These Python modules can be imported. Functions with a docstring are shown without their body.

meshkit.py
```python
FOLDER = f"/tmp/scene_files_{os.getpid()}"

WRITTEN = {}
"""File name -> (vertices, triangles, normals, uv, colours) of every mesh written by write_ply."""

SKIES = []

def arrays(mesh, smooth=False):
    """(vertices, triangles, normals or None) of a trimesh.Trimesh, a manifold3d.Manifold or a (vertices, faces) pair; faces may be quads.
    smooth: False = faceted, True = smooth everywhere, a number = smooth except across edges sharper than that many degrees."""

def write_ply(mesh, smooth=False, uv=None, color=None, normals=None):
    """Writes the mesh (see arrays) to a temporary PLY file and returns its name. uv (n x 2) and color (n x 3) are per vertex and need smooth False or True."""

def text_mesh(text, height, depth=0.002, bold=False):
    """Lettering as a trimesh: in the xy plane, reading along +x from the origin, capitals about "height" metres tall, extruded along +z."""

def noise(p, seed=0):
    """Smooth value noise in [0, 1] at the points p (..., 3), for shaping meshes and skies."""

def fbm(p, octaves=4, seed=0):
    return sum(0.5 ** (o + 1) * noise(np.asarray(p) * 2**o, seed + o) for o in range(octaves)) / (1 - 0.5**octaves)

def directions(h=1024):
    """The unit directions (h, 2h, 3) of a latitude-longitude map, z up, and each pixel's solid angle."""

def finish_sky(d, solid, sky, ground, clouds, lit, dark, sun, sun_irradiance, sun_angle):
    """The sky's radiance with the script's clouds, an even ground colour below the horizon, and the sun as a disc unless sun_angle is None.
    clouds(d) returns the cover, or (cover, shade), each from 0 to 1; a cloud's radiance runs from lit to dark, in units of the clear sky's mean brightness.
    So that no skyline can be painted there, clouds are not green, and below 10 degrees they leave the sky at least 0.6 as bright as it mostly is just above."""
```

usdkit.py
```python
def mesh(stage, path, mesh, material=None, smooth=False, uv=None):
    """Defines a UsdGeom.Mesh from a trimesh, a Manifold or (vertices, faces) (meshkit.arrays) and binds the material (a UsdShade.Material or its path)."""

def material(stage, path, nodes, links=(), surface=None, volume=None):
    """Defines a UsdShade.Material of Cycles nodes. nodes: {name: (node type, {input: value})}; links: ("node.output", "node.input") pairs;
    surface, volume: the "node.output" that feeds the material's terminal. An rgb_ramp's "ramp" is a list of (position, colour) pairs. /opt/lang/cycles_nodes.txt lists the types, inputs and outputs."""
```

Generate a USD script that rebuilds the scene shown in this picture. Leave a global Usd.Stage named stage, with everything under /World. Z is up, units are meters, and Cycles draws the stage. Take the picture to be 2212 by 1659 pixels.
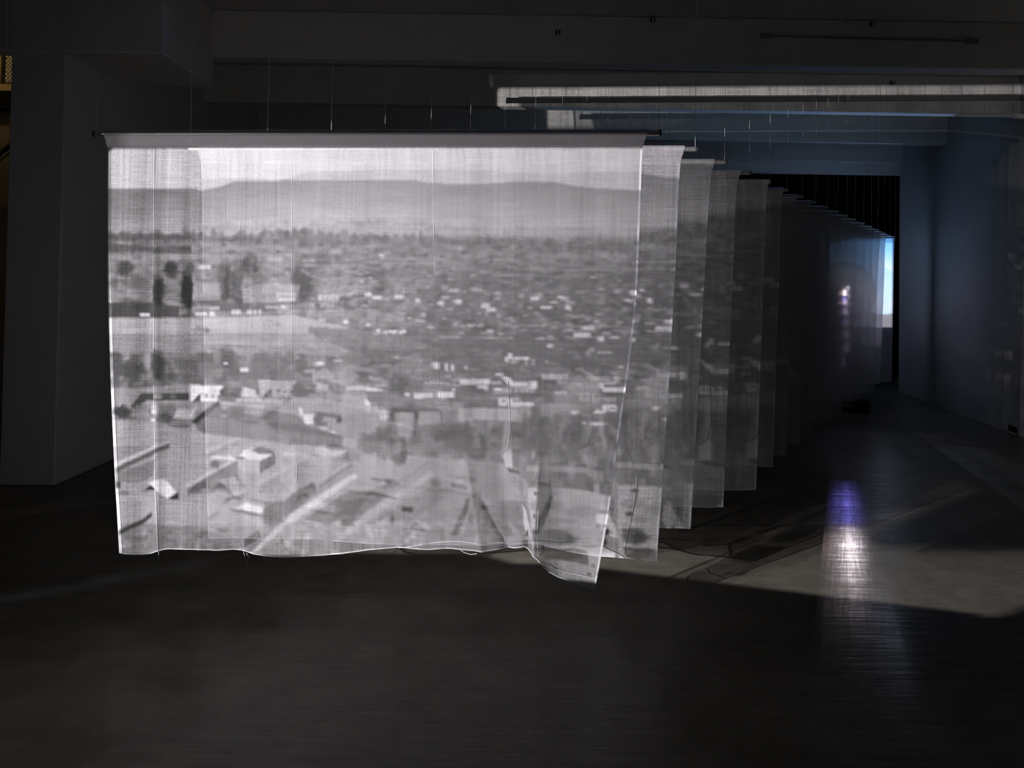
import math
import numpy as np
import trimesh
import meshkit
import usdkit
from pxr import Usd, UsdGeom, UsdLux, UsdShade, Gf, Sdf, Vt

stage = Usd.Stage.CreateInMemory()
UsdGeom.SetStageUpAxis(stage, "Z")
UsdGeom.SetStageMetersPerUnit(stage, 1.0)
UsdGeom.Xform.Define(stage, "/World")
rng = np.random.default_rng(7)

# ------------------------------------------------------------------ camera
U = 0.00215                       # metres in one "unit" (a photo pixel at the first screen's depth)
F = 1650.0                        # focal length in pixels
EYE = 745 * U                     # 1.60 m above the floor
PITCH, ROLL = math.radians(1.13), 0.016
CX, CY = 1106.0, 612.0 - F * math.tan(PITCH)
fw = np.array([0, math.cos(PITCH), math.sin(PITCH)])
up0 = np.array([0, -math.sin(PITCH), math.cos(PITCH)])
rt0 = np.array([1.0, 0, 0])
rt = math.cos(ROLL) * rt0 + math.sin(ROLL) * up0
up = -math.sin(ROLL) * rt0 + math.cos(ROLL) * up0
EYEP = np.array([0, 0, EYE])

cam = UsdGeom.Camera.Define(stage, "/World/camera")
FL = 26.0
cam.CreateFocalLengthAttr(FL)
cam.CreateHorizontalApertureAttr(FL * 2212 / F)
cam.CreateVerticalApertureAttr(FL * 1659 / F)
cam.CreateHorizontalApertureOffsetAttr(0.0)
cam.CreateVerticalApertureOffsetAttr(-(829.5 - CY) / F * FL)
cam.CreateClippingRangeAttr(Gf.Vec2f(0.05, 200))
cam.CreateExposureAttr(0.0)
M = np.eye(4)
M[0, :3], M[1, :3], M[2, :3], M[3, :3] = rt, up, -fw, EYEP
cam.AddTransformOp().Set(Gf.Matrix4d(*M.ravel().tolist()))

# lamps (the lamp bodies, slides and housings are built with the projectors below)
P1 = np.array([-1356 * U, 328 * U, EYE - 150 * U])       # projector at the near end, left of the frame
P2 = np.array([2740 * U, 6352 * U, EYE + 423 * U])         # projector at the far end of the row
P1_POWER = 2.8e8
P2_POWER = 1.9e8
P3 = P2 + np.array([.0, -.10, -130 * U])                   # narrow spotlight under the far projector
P3_POWER = 2.0e10
LAMP_R = 0.0006


def lamp(path, pos, power, color=(1, 1, 1), radius=LAMP_R):
    l = UsdLux.SphereLight.Define(stage, path)
    l.CreateRadiusAttr(radius)
    l.CreateIntensityAttr(power)
    l.CreateColorAttr(Gf.Vec3f(*color))
    l.AddTranslateOp().Set(Gf.Vec3d(*map(float, pos)))
    return l


STAIR_POWER = 40.0


# ------------------------------------------------------------------ helpers
def ray(px, py):
    px, py = np.asarray(px, float), np.asarray(py, float)
    return fw + ((px - CX) / F)[..., None] * rt - ((py - CY) / F)[..., None] * up


def on_plane(px, py, p0, n):
    d = ray(px, py)
    t = ((p0 - EYEP) @ n) / (d @ n)
    return EYEP + d * t[..., None]


def at_depth(px, py, Y):
    return on_plane(px, py, np.array([0, Y, 0.0]), np.array([0, 1.0, 0]))


def on_floor(px, py):
    return on_plane(px, py, np.zeros(3), np.array([0, 0, 1.0]))


def project(p):
    d = np.asarray(p, float) - EYEP
    z = d @ fw
    return CX + F * (d @ rt) / z, CY - F * (d @ up) / z


made = {}


def numbered(path):
    n = made.get(path, 0)
    made[path] = n + 1
    return path if n == 0 else f"{path}_{n:03d}"


def tag(prim, label=None, category=None, group=None, kind=None):
    for k, v in (("label", label), ("category", category), ("group", group), ("kind", kind)):
        if v:
            prim.SetCustomDataByKey(k, v)
    return prim


def thing(name, label, category, loc=(0, 0, 0), rotz=0.0, group=None, kind=None):
    path = numbered("/World/" + name)
    x = UsdGeom.Xform.Define(stage, path)
    x.AddTranslateOp().Set(Gf.Vec3d(*map(float, loc)))
    if rotz:
        x.AddRotateZOp().Set(math.degrees(rotz))
    tag(x.GetPrim(), label, category, group, kind)
    return path


def part(parent, name, mesh, mat, smooth=False, label=None):
    p = usdkit.mesh(stage, numbered(f"{parent}/{name}"), mesh, mat, smooth=smooth)
    if label:
        tag(p.GetPrim(), label)
    return str(p.GetPath())


def struct(name, mesh, mat, label=None, smooth=False):
    p = usdkit.mesh(stage, numbered("/World/" + name), mesh, mat, smooth=smooth)
    tag(p.GetPrim(), label, None, None, "structure")
    return str(p.GetPath())


def box(x0, x1, y0, y1, z0, z1):
    m = trimesh.creation.box([x1 - x0, y1 - y0, z1 - z0])
    m.apply_translation([(x0 + x1) / 2, (y0 + y1) / 2, (z0 + z1) / 2])
    return m


def bbox(x0, x1, y0, y1, z0, z1, c=0.006):
    """box with chamfered edges"""
    pts = []
    for sx in (0, 1):
        for sy in (0, 1):
            for sz in (0, 1):
                P = np.array([(x0, x1)[sx], (y0, y1)[sy], (z0, z1)[sz]], float)
                D = np.array([1 - 2 * sx, 1 - 2 * sy, 1 - 2 * sz]) * c
                for k in range(3):
                    q = P + D
                    q[k] = P[k]
                    pts.append(q)
    return trimesh.convex.convex_hull(np.array(pts))


def tube(points, radius, sides=8, caps=True):
    p = np.asarray(points, float)
    t = np.gradient(p, axis=0)
    t /= np.linalg.norm(t, axis=1, keepdims=True) + 1e-12
    ref = np.array([0, 0, 1.0]) if abs(t[0, 2]) < 0.8 else np.array([0, 1.0, 0])
    a = np.cross(t, ref)
    a /= np.linalg.norm(a, axis=1, keepdims=True)
    b = np.cross(t, a)
    ang = np.arange(sides) * 2 * np.pi / sides
    r = np.broadcast_to(radius, (len(p),))
    v = p[:, None] + r[:, None, None] * (np.cos(ang)[None, :, None] * a[:, None] + np.sin(ang)[None, :, None] * b[:, None])
    n = len(p)
    i, j = np.meshgrid(np.arange(n - 1), np.arange(sides), indexing="ij")
    q = np.stack([i * sides + j, i * sides + (j + 1) % sides, (i + 1) * sides + (j + 1) % sides, (i + 1) * sides + j], -1).reshape(-1, 4)
    f = np.vstack([q[:, [0, 1, 2]], q[:, [0, 2, 3]]])
    v = v.reshape(-1, 3)
    if caps:
        for s, o in ((0, 0), (1, (n - 1) * sides)):
            k = [[o, o + m + 1, o + m] if s == 0 else [o, o + m, o + m + 1] for m in range(1, sides - 1)]
            f = np.vstack([f, k])
    m = trimesh.Trimesh(v, f, process=False)
    m.fix_normals()
    return m


def grid_mesh(P):
    """P: (n, m, 3) points -> (v, quads)"""
    n, m = P.shape[:2]
    i, j = np.meshgrid(np.arange(n - 1), np.arange(m - 1), indexing="ij")
    q = np.stack([i * m + j, i * m + j + 1, (i + 1) * m + j + 1, (i + 1) * m + j], -1).reshape(-1, 4)
    return P.reshape(-1, 3), q


# ------------------------------------------------------------------ materials
L = "/World/Looks/"
UsdGeom.Scope.Define(stage, "/World/Looks")


def plain(name, color, rough=0.7, metal=0.0, spec=0.4):
    return usdkit.material(stage, L + name, {"p": ("principled_bsdf", {"base_color": color, "roughness": rough, "metallic": metal, "specular_ior_level": spec})}, surface="p.BSDF")


def painted(name, c0, c1, scale=1.5, rough=0.85, bump=0.15):
    return usdkit.material(stage, L + name, {
        "g": ("geometry", {}),
        "n": ("noise_texture", {"scale": scale, "detail": 5.0, "roughness": 0.6}),
        "f": ("noise_texture", {"scale": 90.0, "detail": 3.0}),
        "r": ("rgb_ramp", {"ramp": [(0.3, c0), (0.7, c1)]}),
        "b": ("bump", {"strength": bump, "distance": 0.004}),
        "p": ("principled_bsdf", {"roughness": rough, "specular_ior_level": 0.25})},
        [("g.position", "n.vector"), ("g.position", "f.vector"), ("n.fac", "r.fac"), ("r.color", "p.base_color"), ("f.fac", "b.height"), ("b.normal", "p.normal")], surface="p.BSDF")


m_wall = painted("wall_paint", (.58, .56, .53), (.63, .61, .58))
m_beam = painted("beam_paint", (.60, .58, .535), (.66, .64, .595), 2.0)
m_ceil = painted("ceiling_paint", (.46, .445, .41), (.52, .505, .47))
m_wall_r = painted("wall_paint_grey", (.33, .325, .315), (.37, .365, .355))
m_black = plain("black_paint", (.012, .012, .012), .9, 0, .1)
m_steel = plain("brushed_steel", (.82, .80, .77), .36, .9)
m_cap = plain("dark_plastic", (.03, .03, .03), .5)
m_wire = plain("steel_wire", (.80, .80, .80), .5, .4)
m_housing = plain("projector_shell", (.02, .02, .02), .6, 0, .2)
m_plinth = plain("plinth_paint", (.03, .03, .03), .8, 0, .2)
m_grey = plain("grey_metal", (.24, .23, .21), .6, .2)

m_floor = usdkit.material(stage, L + "sealed_concrete", {
    "g": ("geometry", {}),
    "n": ("noise_texture", {"scale": 1.1, "detail": 8.0, "roughness": 0.62, "distortion": 0.4}),
    "n2": ("noise_texture", {"scale": 5.0, "detail": 6.0, "roughness": 0.7}),
    "mp": ("mapping", {"scale": (3.0, 26.0, 1.0)}),
    "n3": ("noise_texture", {"scale": 1.0, "detail": 4.0, "roughness": 0.6}),
    "ma": ("math", {"math_type": "multiply_add", "value2": 0.5}),
    "mb": ("math", {"math_type": "multiply", "value2": 0.5}),
    "r": ("rgb_ramp", {"ramp": [(0.34, (.075, .068, .053)), (0.5, (.12, .110, .089)), (0.68, (.175, .161, .132))]}),
    "rr": ("rgb_ramp", {"ramp": [(0.3, (.24, .24, .24)), (0.7, (.37, .37, .37))]}),
    "b": ("bump", {"strength": 0.35, "distance": 0.006}),
    "p": ("principled_bsdf", {"specular_ior_level": 0.12})},
    [("g.position", "n.vector"), ("g.position", "n2.vector"), ("g.position", "mp.vector"), ("mp.vector", "n3.vector"),
     ("n2.fac", "mb.value1"), ("n.fac", "ma.value1"), ("mb.value", "ma.value3"),
     ("ma.value", "r.fac"), ("r.color", "p.base_color"), ("n3.fac", "rr.fac"), ("rr.color", "p.roughness"), ("n3.fac", "b.height"), ("b.normal", "p.normal")], surface="p.BSDF")


def gauze(name, cover, amp, seed, albedo=(.58, .57, .575), front=.62):
    """Loosely woven cotton: threads (diffuse + translucent) over open holes; denser and thinner warps run down it."""
    o = (seed * 3.17, 0.0, seed * 1.31)
    nodes = {
        "t": ("texture_coordinate", {}),
        "a": ("mapping", {"location": o, "scale": (9.0, 1.0, 0.55)}),
        "an": ("noise_texture", {"scale": 1.0, "detail": 3.0, "roughness": 0.55}),
        "b": ("mapping", {"location": o, "scale": (70.0, 1.0, 1.3)}),
        "bn": ("noise_texture", {"scale": 1.0, "detail": 3.0, "roughness": 0.6}),
        "c": ("mapping", {"location": o, "scale": (6.0, 1.0, 170.0)}),
        "cn": ("noise_texture", {"scale": 1.0, "detail": 2.0, "roughness": 0.6}),
        "d": ("mapping", {"location": o, "scale": (230.0, 1.0, 60.0)}),
        "dn": ("noise_texture", {"scale": 1.0, "detail": 2.0, "roughness": 0.7}),
        "s1": ("math", {"math_type": "multiply_add", "value2": 0.70 * amp, "value3": cover - 1.3 * amp}),
        "s2": ("math", {"math_type": "multiply_add", "value2": 0.62 * amp}),
        "s3": ("math", {"math_type": "multiply_add", "value2": 0.60 * amp}),
        "s4": ("math", {"math_type": "multiply_add", "value2": 0.68 * amp}),
        "cl": ("clamp", {"min": 0.10, "max": 0.96}),
        "df": ("diffuse_bsdf", {"color": albedo, "roughness": 0.5}),
        "tl": ("translucent_bsdf", {"color": albedo}),
        "mx": ("mix_closure", {"fac": 1 - front}),
        "tp": ("transparent_bsdf", {"color": (1, 1, 1)}),
        "mm": ("mix_closure", {})}
    links = []
    for k in "abcd":
        links += [("t.object", k + ".vector"), (k + ".vector", k + "n.vector")]
    links += [("an.fac", "s1.value1"), ("bn.fac", "s2.value1"), ("s1.value", "s2.value3"), ("cn.fac", "s3.value1"), ("s2.value", "s3.value3"),
              ("dn.fac", "s4.value1"), ("s3.value", "s4.value3"), ("s4.value", "cl.value"), ("cl.result", "mm.fac"),
              ("df.BSDF", "mx.closure1"), ("tl.BSDF", "mx.closure2"), ("tp.BSDF", "mm.closure1"), ("mx.closure", "mm.closure2")]
    return usdkit.material(stage, L + name, nodes, links, surface="mm.closure")


COVERS = {1: .51, 2: .50, 3: .46, 4: .46, 5: .44, 6: .40, 7: .34, 16: .6, 17: .80, 18: .92}
ALB = {1: (.355, .348, .352), **{k: (.72, .71, .715) for k in (2, 3, 4, 5, 6)}}
GAUZES = {k: gauze(f"gauze_{k}", COVERS[k], .72 if k == 1 else .6 if k < 16 else .2, k, ALB.get(k, (.58, .57, .575))) for k in COVERS}
GAUZES[0] = gauze("gauze_far", .32, .4, 12)
m_sleeve = gauze("gauze_doubled", .64, .35, 9, (.56, .55, .555))
m_edge = gauze("gauze_edge", .72, .25, 5, (.60, .60, .61))
m_thread = plain("cotton_thread", (.42, .42, .42), .9, 0, .1)

# ------------------------------------------------------------------ the room
zc = lambda u: EYE - u * U            # height of a drop of u units below the eye
CEIL = EYE + 1116 * U
BEAM_Z = EYE + 919 * U
XL, XR, YN, YF = -4700 * U, 3300 * U, -2600 * U, 7200 * U

struct("floor", bbox(XL, XR, YN, YF, -0.2, 0.0, .002), m_floor, "dark sealed concrete floor with dull sheen")
struct("ceiling", box(XL, XR, YN, YF, CEIL, CEIL + .2), m_ceil, "grey painted concrete ceiling slab")

# right wall: two points of its base line
a, b = on_floor(1941, 847), on_floor(2212, 945.5)
d = (b - a) / np.linalg.norm(b - a)
far, near = a, a + d * ((YN - a[1]) / d[1])
nrm = np.array([-d[1], d[0], 0])
if nrm[0] < 0:
    nrm = -nrm
T = .12


def wall_prism(p, q, n, t, z0, z1):
    pts = [p + [0, 0, z0], q + [0, 0, z0], p + n * t + [0, 0, z0], q + n * t + [0, 0, z0]]
    pts += [x + [0, 0, z1 - z0] for x in pts]
    return trimesh.convex.convex_hull(np.array(pts))


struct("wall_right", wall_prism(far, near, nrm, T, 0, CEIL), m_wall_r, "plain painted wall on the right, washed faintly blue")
WR = far
struct("wall_back", box(XL, XR, YN - .15, YN, 0, CEIL), m_wall)
struct("wall_far", box(-1900 * U, XR, YF, YF + .15, 0, CEIL), m_black, "black wall at the far end behind the screens")
struct("trim_1", box(WR[0] + .02, XR, WR[1] - .12, WR[1], 0, CEIL), m_black)

# left pier + wall
XW = on_floor(117, 1050)[0]
YC = on_floor(117, 1050)[1]
xcl = at_depth(2, 900, YC)[0]
struct("column", bbox(xcl, XW, YC, YC + .9, 0, CEIL, .008), m_wall, "grey concrete pillar at the left, beside the first screen")
struct("wall_left", box(XW - .2, XW - .004, YC + .9, YF, 0, CEIL), m_wall, "dark grey side wall running back from the pillar")

# ceiling beams across the room
BY = [2300 * U, 3146 * U, 3949 * U, 4790 * U, 5514 * U]
BW = 80 * U
names = ["nearest, just above the frame", "above the front of the row of screens", "crossed by a pale strip of projector light", "washed faintly blue", "farthest, in front of the black opening"]
for y, nm in zip(BY, names):
    xw = WR[0] + (y - WR[1]) / d[1] * d[0] + .05
    struct("ceiling_beam", bbox(XW - .1, xw, y, y + BW, BEAM_Z, CEIL, .01), m_beam, f"grey concrete ceiling beam, {nm}")
struct("lintel", box(XW - .1, XR, BY[-1] + BW, BY[-1] + BW + .2, EYE + 848 * U, CEIL), m_beam, "grey lintel over the black opening")
# girder over the pillar, running out to the left
gx = at_depth(352, 60, YC - .04)[0]
gz = at_depth(140, 112, YC - .04)[2]
struct("girder", bbox(XL, xcl - .01, YC - .04, YC + .10, gz, CEIL, .01), m_beam, "thinner end of the girder running out of the frame at far left")
struct("girder", bbox(xcl - .01, gx, YC - .04, YC + .95, gz, CEIL, .01), m_beam, "deep grey girder resting on the pillar at upper left")

# ------------------------------------------------------------------ the picture on the slide
# A generic valley town seen from a hill, painted in numbers on a grid; x, y are positions on the first screen.
STEP = 2.0
gxs = np.concatenate([np.arange(-80, 200, 8.0), np.arange(200, 1500, STEP), np.arange(1500, 2300, 12.0)])
gys = np.arange(280, 1330, STEP)
GX, GY = np.meshgrid(gxs, gys)
img = np.full(GX.shape, 150.0)


def nz(sx, sy, seed, oct=4):
    return meshkit.fbm(np.stack([GX / sx, GY / sy, np.full(GX.shape, seed * 7.3)], -1), oct, seed)


def inside(poly):
    poly = np.asarray(poly, float)
    x0, y0 = poly.min(0)
    x1, y1 = poly.max(0)
    c0, c1 = np.searchsorted(gxs, [x0 - 2, x1 + 2])
    r0, r1 = np.searchsorted(gys, [y0 - 2, y1 + 2])
    if c1 <= c0 or r1 <= r0:
        return None
    X, Y = GX[r0:r1, c0:c1], GY[r0:r1, c0:c1]
    ins = np.zeros(X.shape, bool)
    n = len(poly)
    for i in range(n):
        (ax, ay), (bx, by) = poly[i], poly[(i + 1) % n]
        if ay == by:
            continue
        hit = ((ay > Y) != (by > Y)) & (X < (bx - ax) * (Y - ay) / (by - ay) + ax)
        ins ^= hit
    return (slice(r0, r1), slice(c0, c1)), ins


def pol(poly, v, mixf=1.0):
    r = inside(poly)
    if r is not None:
        s, m = r
        img[s][m] = img[s][m] * (1 - mixf) + v * mixf


def rect(x, y, w, h, v, slant=0.0):
    pol([(x, y), (x + w, y + slant), (x + w, y + h + slant), (x, y + h)], v)


def blob(x, y, rx, ry, v, soft=0.25, mixf=1.0, rough=0.5, seed=None):
    c0, c1 = np.searchsorted(gxs, [x - 1.6 * rx, x + 1.6 * rx])
    r0, r1 = np.searchsorted(gys, [y - 1.6 * ry, y + 1.6 * ry])
    if c1 <= c0 or r1 <= r0:
        return
    X, Y = GX[r0:r1, c0:c1], GY[r0:r1, c0:c1]
    q = np.hypot((X - x) / rx, (Y - y) / ry) + rough * ((N2[r0:r1, c0:c1] - .5) * 2 + (N5[r0:r1, c0:c1] - .5) * 1.2)
    w = np.clip((1 + soft - q) / (2 * soft), 0, 1) * mixf
    img[r0:r1, c0:c1] = img[r0:r1, c0:c1] * (1 - w) + v * w


N1 = nz(90, 16, 1)
N2 = nz(9, 9, 2)
N3 = nz(26, 7, 3)
N4 = nz(220, 40, 4)
N5 = nz(5, 5, 5, 2)
# sky and the long hill
hill = np.interp(gxs, [196, 430, 487, 507, 700, 900, 928, 1024, 1107, 1199, 1247, 1295, 1385, 1700, 2300], [408, 430, 399, 391, 389, 390, 395, 398, 393, 393, 403, 407, 411, 416, 400])
hill = hill + np.interp(gxs, [196, 420, 480], [0, -22, 0])
hill_top = hill[None, :]
sky = GY < hill_top
img[:] = 196 + 26 * (N4 - .5)
hl = np.clip((GY - hill_top) / 100.0, 0, 1)
left = np.clip((520 - GX) / 200, 0, 1)
img = np.where(sky, 236 - 16 * left + 8 * (N4 - .5), 162 - 18 * left + 34 * hl ** 1.5 + 30 * (N1 - .5))
# valley floor: mottled trees, fields and houses from y = 505 down
t = np.clip((GY - 505) / 12, 0, 1)
base = 150 + 70 * (N3 - .5) + 36 * (N1 - .5) + 26 * (N2 - .5)
base = base - 16 * np.clip((GX - 760) / 200, 0, 1) * np.clip((GY - 560) / 60, 0, 1)
img = img * (1 - t) + base * t
for y in (470, 481, 494):
    img -= 9 * np.exp(-((GY - y - 6 * (N4 - .5)) / 1.6) ** 2) * (1 - t)
# far tree line, ragged
for x in np.arange(236, 1400, 8.0):
    yy = 512 + 9 * rng.normal() * .5 + np.interp(x, [236, 640, 900, 1385], [0, -2, 6, 26])
    blob(x + rng.uniform(-4, 4), yy, rng.uniform(4, 9), rng.uniform(5, 13), rng.uniform(112, 148), mixf=.75)
# band of rows of trees and pale strips over the town
for i in range(1150):
    x = rng.uniform(236, 1480)
    y = 520 + 330 * rng.beta(1.1, 1.3)
    if x < 660 and y > 560:
        if rng.random() < .7:
            continue
    s = .6 + (y - 520) / 260
    blob(x, y, rng.uniform(4, 12) * s, rng.uniform(3, 8) * s, rng.uniform(100, 140), mixf=rng.uniform(.4, .85))
for i in range(330):
    x = rng.uniform(560, 1480)
    y = 545 + 290 * rng.beta(1.2, 1.2)
    s = .6 + (y - 540) / 350
    v = rng.choice([176, 190, 210, 250], p=[.42, .3, .18, .1])
    w, h = rng.uniform(5, 20) * s, rng.uniform(2.2, 5.5) * s
    pol([(x, y), (x + w, y + rng.uniform(-1.5, 1.5)), (x + w, y + h), (x, y + h)], v, .85)
    if rng.random() < .4:
        pol([(x - 2, y), (x + w / 2, y - h), (x + w + 2, y)], rng.uniform(118, 150), .8)
for y, x0, x1, v in ((565, 780, 1000, 178), (572, 640, 800, 172), (579, 1110, 1385, 184), (592, 1060, 1260, 176), (549, 1150, 1385, 172), (640, 1190, 1385, 128), (700, 1080, 1340, 182), (726, 880, 1110, 228), (742, 1210, 1360, 190), (733, 1290, 1385, 150)):
    pol([(x0, y), (x1, y + 4), (x1, y + 7), (x0, y + 4.5)], v, .65)

# left: dark tree bands, poplars, fields
pol([(196, 506), (330, 504), (410, 507), (410, 520), (250, 520), (196, 516)], 112, .7)
pol([(196, 524), (300, 530), (410, 532), (408, 550), (330, 546), (250, 545), (196, 548)], 106, .65)
pol([(196, 552), (420, 548), (560, 552), (560, 562), (196, 562)], 170, .7)
pol([(520, 548), (650, 548), (650, 566), (520, 566)], 178, .6)
blob(270, 580, 18, 18, 106)
blob(345, 595, 40, 40, 140, mixf=.5)
for x, y, rx, ry, v in ((369, 583, 15, 20, 92), (344, 630, 11, 30, 88), (402, 628, 13, 40, 84), (408, 583, 12, 14, 118), (484, 608, 15, 46, 104), (512, 598, 12, 22, 110), (540, 570, 16, 22, 108), (512, 632, 10, 26, 104), (528, 640, 9, 14, 110), (654, 622, 18, 34, 98), (642, 594, 8, 18, 112), (585, 638, 10, 9, 120), (620, 505, 6, 10, 112), (655, 515, 10, 22, 122), (300, 610, 26, 10, 130), (452, 648, 26, 10, 124)):
    blob(x, y, rx, ry, v)
rect(428, 573, 27, 8, 208)
pol([(415, 612), (475, 612), (478, 650), (410, 650)], 182, .7)
pol([(522, 625), (560, 612), (650, 616), (640, 650), (525, 655)], 186, .8)
pol([(596, 634), (640, 632), (640, 650), (600, 652)], 214)
for k in range(5):
    rect(602 + 8 * k, 638, 2.6, 5, 150)
pol([(690, 636), (734, 638), (734, 650), (690, 648)], 226)
for k in range(6):
    rect(697 + 6 * k, 640, 2.4, 9, 110)
pol([(196, 655), (320, 652), (386, 662), (386, 686), (196, 686)], 96, .82)
rect(303, 677, 20, 6, 236)
rect(420, 676, 27, 6, 232)
blob(458, 678, 6, 5, 240, rough=0)
for x in range(470, 590, 13):
    blob(x, 669, 10, 14, 122, mixf=.7)
for x in (502, 510, 516, 533, 540, 548, 558):
    rect(x, 669, 4, 10, 240)
pol([(196, 688), (470, 686), (638, 681), (720, 700), (823, 724), (640, 722), (420, 722), (196, 720)], 186, .9)
blob(430, 712, 14, 7, 138)
rect(414, 709, 26, 12, 172)
blob(447, 714, 6, 6, 118)
pol([(420, 720), (670, 720), (700, 735), (790, 770), (640, 770), (196, 760), (196, 722)], 166, .8)
for y, x0, x1, v in ((720, 430, 668, 120), (739, 440, 700, 190), (746, 440, 560, 120), (757, 400, 760, 182), (733, 240, 420, 150)):
    pol([(x0, y), (x1, y + 3), (x1, y + 5), (x0, y + 2.4)], v, .7)
pol([(667, 711), (700, 720), (900, 727), (1370, 737), (1370, 790), (900, 800), (785, 768), (720, 742)], 124, .72)
for x in range(672, 800, 7):
    blob(x, 714 + (x - 672) * .05, 4, 8, 120, mixf=.8)
for x, y in ((790, 700), (812, 712), (829, 716), (840, 714), (846, 716), (850, 713), (862, 715), (870, 714)):
    rect(x, y, 7, 6, 236)
for x, y, w, h in ((788, 632, 14, 8), (803, 640, 20, 8), (852, 637, 20, 8), (900, 645, 10, 8), (984, 648, 14, 9), (948, 652, 12, 7), (1040, 655, 16, 9), (1050, 665, 20, 8), (1148, 640, 18, 8), (1170, 660, 24, 7), (1206, 640, 10, 6), (1190, 651, 16, 5), (1222, 659, 11, 10), (1258, 706, 26, 8), (1240, 718, 34, 10), (1290, 727, 13, 9), (1362, 627, 18, 9), (818, 549, 12, 6), (876, 770, 14, 10), (893, 774, 18, 7), (932, 784, 14, 14), (960, 785, 6, 16), (974, 787, 5, 14), (1003, 790, 6, 6), (1095, 762, 10, 12), (1114, 770, 30, 6), (1090, 770, 8, 10), (1184, 742, 12, 9), (744, 690, 9, 8)):
    rect(x, y, w, h, rng.uniform(222, 255), rng.uniform(-1, 1.5))

# middle: tree belt, sheds, the gabled house
for i in range(60):
    x = rng.uniform(236, 660)
    blob(x, rng.uniform(770, 845), rng.uniform(9, 22), rng.uniform(9, 20), rng.uniform(104, 146), mixf=.75)
for x, y, rx, ry, v in ((340, 790, 14, 34, 92), (285, 800, 22, 26, 100), (256, 790, 12, 30, 112), (318, 780, 8, 18, 176), (480, 775, 30, 22, 112), (450, 800, 22, 18, 140), (580, 790, 30, 26, 136), (610, 815, 26, 20, 118), (505, 800, 12, 22, 120), (850, 795, 34, 40, 110), (860, 830, 24, 34, 98), (890, 780, 22, 14, 150), (760, 775, 24, 14, 140), (930, 820, 30, 14, 130)):
    blob(x, y, rx, ry, v, mixf=.85)
pol([(196, 842), (300, 838), (410, 830), (410, 872), (300, 876), (250, 900), (196, 900)], 176, .7)
pol([(283, 878), (305, 850), (408, 850), (408, 866), (318, 864), (292, 884)], 92, .9)
rect(333, 852, 16, 9, 168)
rect(364, 853, 14, 9, 128)
pol([(405, 831), (482, 834), (474, 853), (405, 850)], 224)
pol([(405, 852), (428, 852), (412, 868), (404, 867)], 232)
pol([(413, 866), (431, 851), (430, 867)], 104)
pol([(432, 853), (470, 853), (468, 868), (434, 868)], 240)
rect(443, 853, 6, 7, 150)
rect(458, 853, 5, 7, 150)
pol([(474, 846), (482, 838), (520, 856), (512, 868), (478, 868)], 108, .9)
rect(520, 796, 15, 8, 250)
rect(484, 783, 7, 5, 250)
pol([(524, 836), (550, 842), (556, 858), (520, 858)], 216)
pol([(510, 860), (640, 864), (640, 872), (510, 868)], 206, .8)
blob(565, 850, 14, 14, 112)
blob(612, 852, 14, 20, 104)
pol([(636, 842), (710, 842), (700, 860), (634, 860)], 116, .8)
pol([(676, 808), (704, 793), (724, 808), (724, 836), (678, 841)], 178)
pol([(732, 800), (762, 802), (785, 822), (800, 832), (740, 836), (728, 820)], 172, .85)
pol([(768, 818), (790, 812), (800, 828), (780, 830)], 122, .8)
pol([(749, 836), (770, 832), (826, 842), (826, 846), (749, 842)], 216)
pol([(786, 846), (842, 848), (842, 868), (790, 868)], 118, .9)
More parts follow.
